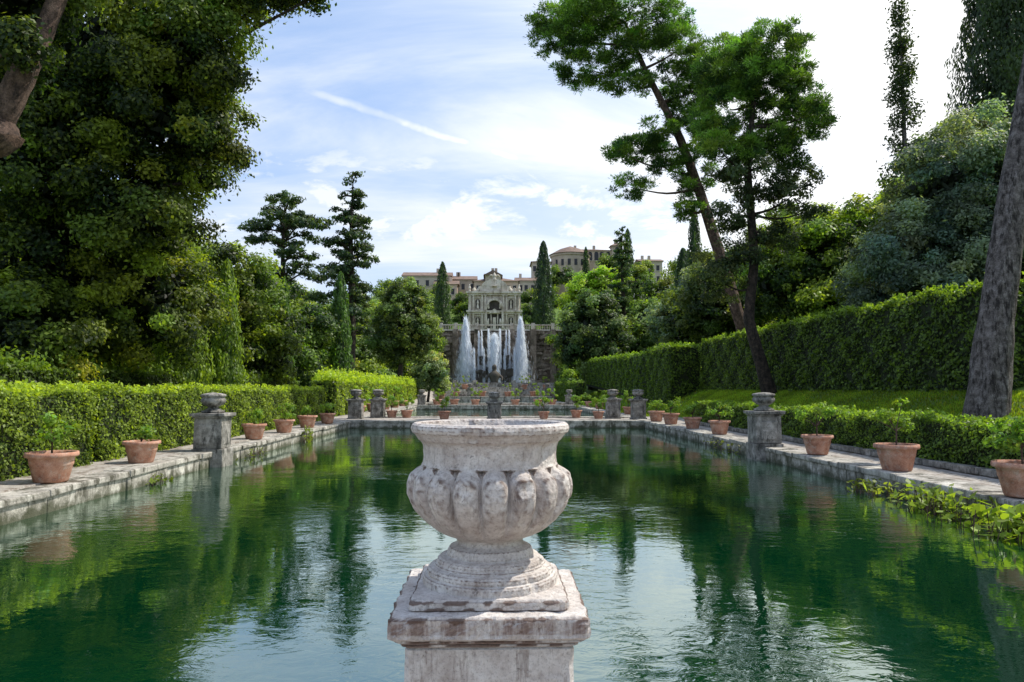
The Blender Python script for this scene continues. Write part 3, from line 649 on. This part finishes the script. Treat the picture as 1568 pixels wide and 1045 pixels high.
tree('evergreen_oak_tree',[(18.5,60,3),(18.5,60,7),(18.5,60,10)],[.4,.3,.2],
 [(18.2,60,9.5,2.6,2.4,3.6),(21.5,62,10,3,2.6,4.2),(16.2,62,7.6,2.2,2.2,2.8)],.7,.29,.17,(.018,.036,.011),(.10,.14,.04),cov=1.3,limb=.12)
tree('grey_bush_tree',[(22,78,5),(22,78,8),(22,78,11)],[.3,.25,.2],
 [(19.6,80,9.5,2.8,2.4,3.0),(22.2,78,12.3,2.7,2.4,2.8),(24.5,78,10.5,2.5,2.4,3.6),(21,77,7.2,3.4,2.6,2.4)],.7,.32,.18,(.045,.07,.045),(.18,.23,.16),cov=1.3,limb=.12)
cypress('cypress_tree',24.6,95,6,14.4,1.9,.4,.15)
cypress('cypress_tree',24.2,88,7,17.,1.3,.36,.13)
cypress('cypress_tree',-10.6,150,12.5,15.4,1.9,.5,.2)
cypress('cypress_tree',9.9,148,11.5,20.4,2.4,.5,.2,(.012,.028,.014),(.045,.08,.035))
cypress('cypress_tree',24.5,196,31,9.,1.1,.6,.25)
cypress('cypress_tree',35.8,196,30,15.,1.9,.6,.25)
F=Fol(); bl=[]
for x,y,z,r in ((-30,95,6,5),(-24,92,7,5),(-19,96,6,4.5),(-15,100,7,4.2),(-36,90,9,6),(-28,100,11,4),(-18,108,11,4),(-13.5,112,9,3.5),(-12,120,12,3),(-22,115,12,5),(-33,118,14,6),(-42,100,12,6),(-15.5,92,3,3),(-12.5,104,4,3),(-50,90,14,8),(-14,132,14,3.2),(-20,140,17,4)):
    bl.append((x,y,z,r,r*.8,r*.85))
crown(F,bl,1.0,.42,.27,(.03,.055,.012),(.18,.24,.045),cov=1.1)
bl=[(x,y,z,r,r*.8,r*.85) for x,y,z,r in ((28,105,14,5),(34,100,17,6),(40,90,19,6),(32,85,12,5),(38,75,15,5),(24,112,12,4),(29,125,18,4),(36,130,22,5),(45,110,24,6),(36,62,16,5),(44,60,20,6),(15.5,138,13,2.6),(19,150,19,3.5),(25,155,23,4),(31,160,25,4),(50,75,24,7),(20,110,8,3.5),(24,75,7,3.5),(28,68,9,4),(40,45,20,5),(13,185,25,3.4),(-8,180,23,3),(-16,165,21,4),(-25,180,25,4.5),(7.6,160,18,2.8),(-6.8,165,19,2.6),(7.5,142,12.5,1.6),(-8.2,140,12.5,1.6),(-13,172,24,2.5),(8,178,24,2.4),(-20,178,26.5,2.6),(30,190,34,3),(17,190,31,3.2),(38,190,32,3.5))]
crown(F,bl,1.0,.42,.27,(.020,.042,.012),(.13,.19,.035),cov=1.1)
F.obj('distant_trees')
F=Fol(); crown(F,[(12.,118,5,2,3,2),(13,126,8.5,2.,3,2.),(11.4,112,3.4,1.6,2,1.4),(-10.5,122,4.6,2,3,3),(-10.6,128,9,1.8,2,2.2),(10.4,127,10.6,1.,1,1)],.8,.35,.2,(.04,.08,.012),(.18,.27,.04),cov=1.2); F.obj('shrubs')

# ------------------------------------------------------------------ great fountain with organ facade
ft=empty('neptune_cascade_fountain')
WT=12.4
mb=MB()
mb.box(-12.,13.5,131.2,134,0,WT,0)
for i in range(420):
    x=rng.uniform(-11.5,13); z=rng.uniform(2.5,WT-.4); s=rng.uniform(.25,.8)
    mb.box(x-s,x+s,130.9-rng.uniform(0,.3),131.3,z,z+s*.7,0,.12)
for x in (-6.9,-3.1,3.1,6.9,10.4): mb.box(x-.5,x+.5,130.2,131.3,2,WT+.2,0,.05)
mb.obj('retaining_wall',[M['rock']],ft)
mb=MB()
mb.box(-12,13.5,130.9,131.6,WT,WT+.25,0); mb.box(-12,13.5,130.95,131.5,WT+.95,WT+1.15,0)
for i in range(64):
    x=-11.8+i*.4
    if abs(x)<2.2: continue
    mb.lathe([(.1,0),(.07,.15),(.13,.35),(.07,.6),(.1,.7)],(x,131.2,WT+.25),8)
for x in (-9.5,-6.9,-3.1,3.1,6.9,10.4): mb.box(x-.3,x+.3,130.9,131.6,WT+.2,WT+1.4)
mb.obj('balustrade',[M['marble']],ft)
mb=MB()
for k,(zz,yy,hw) in enumerate(((3.,127.5,3.6),(5.4,128.3,2.9),(7.8,129.1,2.3),(9.8,129.9,1.8))):
    mb.box(-hw,hw,yy,131.25,zz-2.2,zz,0,.15)
    for j in range(30):
        x=rng.uniform(-hw,hw); s=rng.uniform(.2,.55); mb.box(x-s,x+s,yy-rng.uniform(.05,.5),yy+.4,zz-rng.uniform(.3,1.9),zz-rng.uniform(-.15,.3),0,.15)
for x in (-4.9,4.9):
    mb.box(x-1.2,x+1.2,128.6,131.2,2,4.6,0,.2)
mb.obj('cascade_rocks',[M['dark']],ft)
mb=MB(); mb.box(-9.8,10.8,118.,118.6,1.5,3.1,0,.01); mb.box(-9.8,-9.2,118,130,1.5,3.1); mb.box(10.2,10.8,118,130,1.5,3.1)
for x in (-9.3,-6.2,-3.1,3.1,6.2,10.3): mb.box(x-.35,x+.35,117.9,118.7,1.5,3.5)
mb.obj('basin_wall',[M['kerb']],ft)
w=MB(); w.add([(-9.4,118.4,2.9),(10.4,118.4,2.9),(10.4,131,2.9),(-9.4,131,2.9)],[(0,1,2,3)]); w.obj('basin_water',[M['water']],ft)
mb=MB(); mb.lathe([(1.2,0),(1.1,.5),(.75,.8),(.6,1.2),(.9,1.9),(.95,2.4),(.5,2.8),(.3,3.),(.4,3.3),(.38,3.7),(.2,3.95),(.01,4)],(0,124,2.2),14)
mb.tube([(-.7,124,4.4),(-1.3,123.8,4.),(-1.2,123.5,3.4)],[.28,.22,.15],7); mb.tube([(.7,124,4.4),(1.3,123.8,4.),(1.2,123.5,3.4)],[.28,.22,.15],7)
mb.obj('stone_bust',[M['dark']],ft,True)
F=Fol()
def jet(x,y,z0,z1,w0,w1,n,p=1.6,Ls=1.1,Ws=.07):
    t=rng.random(n); t=1-t**.8
    w=w1+(w0-w1)*(1-t)**p
    P=np.stack([x+rng.normal(0,.42,n)*w,y+rng.normal(0,.3,n)*w,z0+(z1-z0)*t*(1+rng.normal(0,.02,n))],1)
    F.add(P,np.array([.45,-.8,.35])+rng.normal(0,.3,(n,3)),Ls,Ws,np.full((n,3),.8),(0,0,1),.93)
for sx,xc in ((-1,-5.0),(1,4.6)):
    jet(xc,129,3,14.3,1.7,.35,6000,1.0,1.2,.06); jet(xc,128.8,3,11.,2.6,.6,2000,1.0,.9,.04)
jet(0,127.4,3,11.4,1.1,.8,3400,1.,1.1,.06); jet(-1.,128.6,6.,12.4,.3,.2,380); jet(1.,128.6,6.,12.4,.3,.2,380)
for x in (-2.7,2.6,-2.2,2.1): jet(x,129.2,5,12.,.35,.12,420)
for x in (-3.5,3.5,-1.8,1.8): jet(x,128.2,3,9,.35,.15,350)
F.obj('falling_water',ft,'leaf'); bpy.data.objects['falling_water'].data.materials[0]=M['fall']

fa=empty('organ_fountain_facade'); Y0=145.; Q=-1.3; S_=.92
class FB(MB):
    def add(s,vs,fs,mi=0): MB.add(s,[(p[0]*S_,p[1],p[2]+Q) for p in vs],fs,mi)
mb=FB(); zb=13.4
mb.box(-5.6,5.6,Y0,Y0+3,zb,22.3,0)
def band(z0,z1,hw,pr): mb.box(-hw,hw,Y0-pr,Y0+.02,z0,z1,0)
band(zb,15.2,5.75,.5); band(18.1,18.45,5.8,.45); band(18.45,18.75,6.,.75); band(21.8,22.15,5.8,.5); band(22.15,22.5,6.05,.8)
for z0,z1 in ((15.2,18.1),(18.75,21.8)):
    for x in (-5.2,-4.5,-2.6,-1.95,1.95,2.6,4.5,5.2):
        mb.lathe([(.26,0),(.26,.12),(.2,.18),(.2,z1-z0-.35),(.17,z1-z0-.3),(.3,z1-z0-.1),(.3,z1-z0)],(x,Y0-.3,z0),10,0)
    for sx in (-1,1):
        x=sx*3.55; w=.5; za=z0+.4
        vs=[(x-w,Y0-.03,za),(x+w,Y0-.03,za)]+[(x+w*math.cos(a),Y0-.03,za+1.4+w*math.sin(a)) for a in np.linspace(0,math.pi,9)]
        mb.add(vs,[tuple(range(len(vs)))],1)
        mb.lathe([(.28,0),(.24,.4),(.16,.8),(.27,1.25),(.1,1.45),(.14,1.65),(.01,1.8)],(x,Y0-.25,za),9,0)
        mb.box(x-.7,x+.7,Y0-.25,Y0,za+2.05,za+2.2)
w=1.55; za=zb+1.8; zs=19.2
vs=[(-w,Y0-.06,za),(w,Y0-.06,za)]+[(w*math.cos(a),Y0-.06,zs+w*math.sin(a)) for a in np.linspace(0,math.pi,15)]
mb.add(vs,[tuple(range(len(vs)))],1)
A=np.linspace(0,math.pi,17); vs=[];fs=[]
for a in A:
    for r in (w,w+.42):
        for yy in (Y0-.78,Y0-.05): vs.append((r*math.cos(a),yy,zs+r*math.sin(a)))
for i in range(16):
    o=i*4; fs+= [(o,o+2,o+6,o+4),(o+2,o+3,o+7,o+6),(o+1,o,o+4,o+5)]
mb.add(vs,fs,0)
for sx in (-1,1): mb.box(sx*1.75-.2,sx*1.75+.2,Y0-.78,Y0-.05,zb+1.8,zs,0)
for x in (-.7,.7): mb.lathe([(.13,0),(.13,3.0)],(x,Y0-.5,za),8)
mb.box(-1.05,1.05,Y0-.85,Y0-.1,za+3.,za+3.25); mb.add([(-1.05,Y0-.8,za+3.25),(1.05,Y0-.8,za+3.25),(0,Y0-.8,za+3.9),(-1.05,Y0-.1,za+3.25),(1.05,Y0-.1,za+3.25),(0,Y0-.1,za+3.9)],[(0,1,2),(3,5,4),(0,2,5,3),(1,4,5,2)])
mb.box(-.35,.35,Y0-.5,Y0-.1,za,za+2.2,0)
mb.box(-3.1,3.1,Y0-.3,Y0+1.5,22.5,23.6,0)
vs=[(-2.7,Y0-.35,23.6)]+[(-2.7*math.cos(a),Y0-.35,23.6+1.35*math.sin(a)) for a in np.linspace(0,math.pi,13)]
vs2=[(a,b+1.5,c) for a,b,c in vs]; k=len(vs); mb.add(vs+vs2,[tuple(range(k))]+[tuple(range(2*k-1,k-1,-1))]+[(i,i+1,k+i+1,k+i) for i in range(k-1)])
mb.lathe([(.6,0),(.45,.05),(.01,.1)],(0,Y0-.6,23.5),12)
for sx in (-1,1):
    T=[(sx*(3.1+.9*f),Y0-.1,23.5-1.*f**.6+.0) for f in np.linspace(0,1,6)]; mb.tube(T,[.3]*6,8)
    mb.tube([(sx*4.2,Y0,22.7),(sx*4.5,Y0-.1,23.2)],[.4,.3],8)
    mb.lathe([(.3,0),(.2,.3),(.3,.7),(.12,1.1),(.16,1.3),(.01,1.5)],(sx*5.3,Y0-.2,22.5),9)
    for zz in (15.4,18.9): mb.tube([(sx*1.2,Y0-.7,zz+.2),(sx*1.35,Y0-.8,zz+1.),(sx*1.25,Y0-.7,zz+1.7)],[.22,.26,.14],7)
mb.lathe([(.45,0),(.3,.4),(.4,.8),(.2,1.2),(.01,1.5)],(0,Y0,24.9),9)
for sx in (-1,1): mb.tube([(sx*.2,Y0,25.6),(sx*.8,Y0,25.9),(sx*1.2,Y0,25.4)],[.18,.14,.05],6)
mb.obj('facade',[M['marble'],M['dark']],fa)

# ------------------------------------------------------------------ hill-top buildings
def house(name,x0,x1,y0,d,z0,z1,rise,wall,rows,cols,gable='x',ov=.5,arc=False,roofm='roof'):
    e=empty(name); mb=MB(); mb.box(x0,x1,y0,y0+d,z0-8,z1,0); mb.box(x0-.12,x1+.12,y0-.12,y0+d+.12,z1-.35,z1-.05,0)
    mb.obj('walls',[M[wall]],e)
    mb=MB()
    if gable=='hip':
        i=min(d,x1-x0)*.45
        mb.add([(x0-ov,y0-ov,z1),(x1+ov,y0-ov,z1),(x1+ov,y0+d+ov,z1),(x0-ov,y0+d+ov,z1),(x0+i,y0+d/2,z1+rise),(x1-i,y0+d/2,z1+rise)],[(0,1,5,4),(1,2,5),(2,3,4,5),(3,0,4),(3,2,1,0)])
    elif gable=='x':
        mb.add([(x0-ov,y0-ov,z1),(x1+ov,y0-ov,z1),(x1+ov,y0+d+ov,z1),(x0-ov,y0+d+ov,z1),(x0-ov,y0+d/2,z1+rise),(x1+ov,y0+d/2,z1+rise)],[(0,1,5,4),(1,2,5),(2,3,4,5),(3,0,4),(3,2,1,0)])
    else:
        xm=(x0+x1)/2
        mb.add([(x0-ov,y0-ov,z1),(x1+ov,y0-ov,z1),(x1+ov,y0+d+ov,z1),(x0-ov,y0+d+ov,z1),(xm,y0-ov,z1+rise),(xm,y0+d+ov,z1+rise)],[(0,1,4),(1,2,5,4),(2,3,5),(3,0,4,5),(3,2,1,0)])
    mb.obj('roof',[M[roofm]],e)
    mb=MB(); ms=MB()
    if cols:
        for r in range(rows):
            for c in range(cols):
                xc=x0+(x1-x0)*(c+.5)/cols+rng.normal(0,.12); h=1.5 if not arc else 1.9; w=.42 if not arc else .6
                zc=z1-1.9-r*3.
                mb.box(xc-w,xc+w,y0-.03,y0+.1,zc-h/2,zc+h/2)
                if arc:
                    vs=[(xc+w*math.cos(a),y0-.03,zc+h/2+w*math.sin(a)) for a in np.linspace(0,math.pi,8)]; mb.add(vs,[tuple(range(8))])
                ms.box(xc-w-.15,xc+w+.15,y0-.18,y0-.035,zc-h/2-.15,zc-h/2)
                if not arc:
                    ms.box(xc-w-.1,xc+w+.1,y0-.1,y0-.035,zc+h/2,zc+h/2+.12)
        mb.obj('windows',[M['glass']],e); ms.obj('sills',[M['marble']],e)
    mb=MB()
    for i in range(2):
        xc=rng.uniform(x0+1,x1-1); mb.box(xc-.35,xc+.35,y0+d*.4,y0+d*.4+.6,z1,z1+rise+.9)
    mb.obj('chimneys',[M[wall]],e)
house('long_villa_building',-23.5,-11.5,190,9,22,31.2,1.6,'wallA',3,5)
house('long_villa_building',-11.3,-5,191,9,22,30.4,1.6,'wallC',3,3)
house('villa_wing_building',-15,-9.5,187,6,22,28.6,1.3,'wallB',2,3)
house('pink_villa_building',-5.2,6,188,10,22,29.6,1.6,'wallB',3,6,'hip')
house('villa_gable_building',-2.3,1.6,186,6,22,30.8,1.3,'wallC',2,2,'y')
house('villa_east_building',5.8,12.5,190,9,22,30.0,1.5,'wallA',2,4)
house('villa_upper_building',10.2,15,196,8,26,36.0,1.,'wallA',3,3,'hip')
e=empty('round_apse_building'); mb=MB(); mb.lathe([(5.3,-12),(5.3,4.3),(5.6,4.4),(5.6,4.9),(5.3,5.)],(21.,203,34),32); 
mb.obj('walls',[M['wallC']],e); mb=MB(); mb.lathe([(5.9,5.),(3,6.6),(.01,7.6)],(21.,203,34),32); mb.obj('roof',[M['roof']],e)
mb=MB()
for a in np.linspace(-2.4,-.7,6): mb.box(21+5.32*math.cos(a)-.4,21+5.32*math.cos(a)+.4,203+5.32*math.sin(a)-.1,203+5.32*math.sin(a)+.1,35.5,37.2)
mb.obj('windows',[M['glass']],e)
house('loggia_building',19,33,206,9,30,41.,1.2,'wallC',1,8,'hip',arc=True)
house('bell_tower',33.,35.6,205,3,30,42.2,1.,'wallC',1,1,'hip',arc=True)
house('hill_house_building',40.,46,200,8,30,37.,1.2,'wallA',2,3)
house('hill_house_building',34.5,39.5,208,8,30,38.6,1.3,'wallC',2,3,'y')

# ------------------------------------------------------------------ sky, sun, camera
SAZ,SEL=R(72),R(54)
w=bpy.data.worlds.new('World'); SC.world=w; w.use_nodes=True; nt=w.node_tree; nt.nodes.clear()
out=N(nt,'ShaderNodeOutputWorld'); bg=N(nt,'ShaderNodeBackground'); bg.inputs[1].default_value=.15
sky=N(nt,'ShaderNodeTexSky',sky_type='NISHITA'); sky.sun_disc=False; sky.sun_elevation=SEL; sky.sun_rotation=SAZ
sky.air_density=1.; sky.dust_density=1.; sky.ozone_density=1.5
tc=N(nt,'ShaderNodeTexCoord'); sp=N(nt,'ShaderNodeSeparateXYZ'); nt.links.new(tc.outputs['Generated'],sp.inputs[0])
def mth(op,a,b=None): return mathn(nt,op,a,b)
def rng_(s,a,b,c=0.,d=1.):
    r=N(nt,'ShaderNodeMapRange'); r.interpolation_type='SMOOTHSTEP'
    for i,v_ in enumerate((a,b,c,d)): r.inputs[i+1].default_value=v_
    nt.links.new(s,r.inputs[0]); return r.outputs[0]
def dot(vec):
    d_=N(nt,'ShaderNodeVectorMath',operation='DOT_PRODUCT'); nt.links.new(tc.outputs['Generated'],d_.inputs[0]); d_.inputs[1].default_value=tuple(vec); return d_.outputs['Value']
zz=sp.outputs[2]
den=mth('ADD',mth('MAXIMUM',zz,0.),.22)
cb=N(nt,'ShaderNodeCombineXYZ'); nt.links.new(mth('DIVIDE',sp.outputs[0],den),cb.inputs[0]); nt.links.new(mth('DIVIDE',sp.outputs[1],den),cb.inputs[1])
mp=N(nt,'ShaderNodeMapping'); mp.inputs['Rotation'].default_value=(0,0,R(25)); mp.inputs['Scale'].default_value=(.7,1.7,1); mp.inputs['Location'].default_value=(1.3,.4,0)
nt.links.new(cb.outputs[0],mp.inputs['Vector'])
c1=noise(nt,mp.outputs[0],1.5,7,.58,.5); c2=noise(nt,cb.outputs[0],.8,3,.5)
cl=mth('ADD',mth('MULTIPLY',c1,.65),mth('MULTIPLY',c2,.35))
wisp=rng_(cl,.39,.68,.0,.85)
mp2=N(nt,'ShaderNodeMapping'); mp2.inputs['Scale'].default_value=(1,1,2.2); mp2.inputs['Location'].default_value=(.35,0,.1); nt.links.new(tc.outputs['Generated'],mp2.inputs['Vector'])
pf=noise(nt,mp2.outputs[0],8.5,7,.62,.3)
puff=mth('MULTIPLY',rng_(pf,.48,.66,0,.95),mth('MULTIPLY',rng_(zz,.14,.21),mth('SUBTRACT',1.,rng_(zz,.24,.36))))
low=mth('SUBTRACT',1.,rng_(zz,.02,.45))     # pale haze toward the horizon
d1=Vector((-.29,1,.42)).normalized(); d2=Vector((.056,1,.307)).normalized(); cn=d1.cross(d2).normalized()
tn_=noise(nt,tc.outputs['Generated'],9,4,.65)
dd=mth('ABSOLUTE',mth('ADD',dot(cn),mth('MULTIPLY',mth('SUBTRACT',tn_,.5),.02)))
tr=mth('MULTIPLY',mth('SUBTRACT',1.,rng_(dd,.0005,.008)),mth('MULTIPLY',mth('MULTIPLY',rng_(noise(nt,tc.outputs['Generated'],20,3,.6),.35,.6,.45,1.),rng_(sp.outputs[0],-.36,-.1,.1,.8)),mth('SUBTRACT',1.,rng_(sp.outputs[0],.02,.09))))
sd=(math.sin(SAZ)*math.cos(SEL),math.cos(SAZ)*math.cos(SEL),math.sin(SEL))
gl=mth('POWER',mth('MAXIMUM',dot(Vector((.62,.62,.48)).normalized()),0.),5.)
f=mth('MAXIMUM',mth('MAXIMUM',wisp,puff),tr)
fac=mth('MINIMUM',mth('ADD',mth('ADD',f,mth('MULTIPLY',gl,.9)),mth('MULTIPLY',low,.40)),1.)
base=mixc(nt,.6,mixc(nt,1.,sky.outputs[0],(1.25,1.25,1.3),'MULTIPLY'),(2.6,4.1,7.0))
cloud=mixc(nt,gl,(6.2,6.6,7.2),(10.,10.,10.))
nt.links.new(mixc(nt,fac,base,cloud),bg.inputs[0]); nt.links.new(bg.outputs[0],out.inputs[0])

sl=bpy.data.lights.new('sun','SUN'); sl.energy=5.; sl.angle=R(.6); sl.color=(1,.94,.82)
so=bpy.data.objects.new('sun',sl); COL.objects.link(so); so.rotation_euler=Vector(sd).to_track_quat('Z','Y').to_euler()
cam=bpy.data.cameras.new('camera'); co=bpy.data.objects.new('camera',cam); COL.objects.link(co)
cam.sensor_width=36; cam.lens=26; cam.clip_end=3000; cam.clip_start=.05
co.location=(0,0,EYE); co.rotation_euler=(R(90+3.66),0,R(-1.37)); SC.camera=co
SC.view_settings.view_transform='Standard'; SC.view_settings.look='None'; SC.view_settings.exposure=0
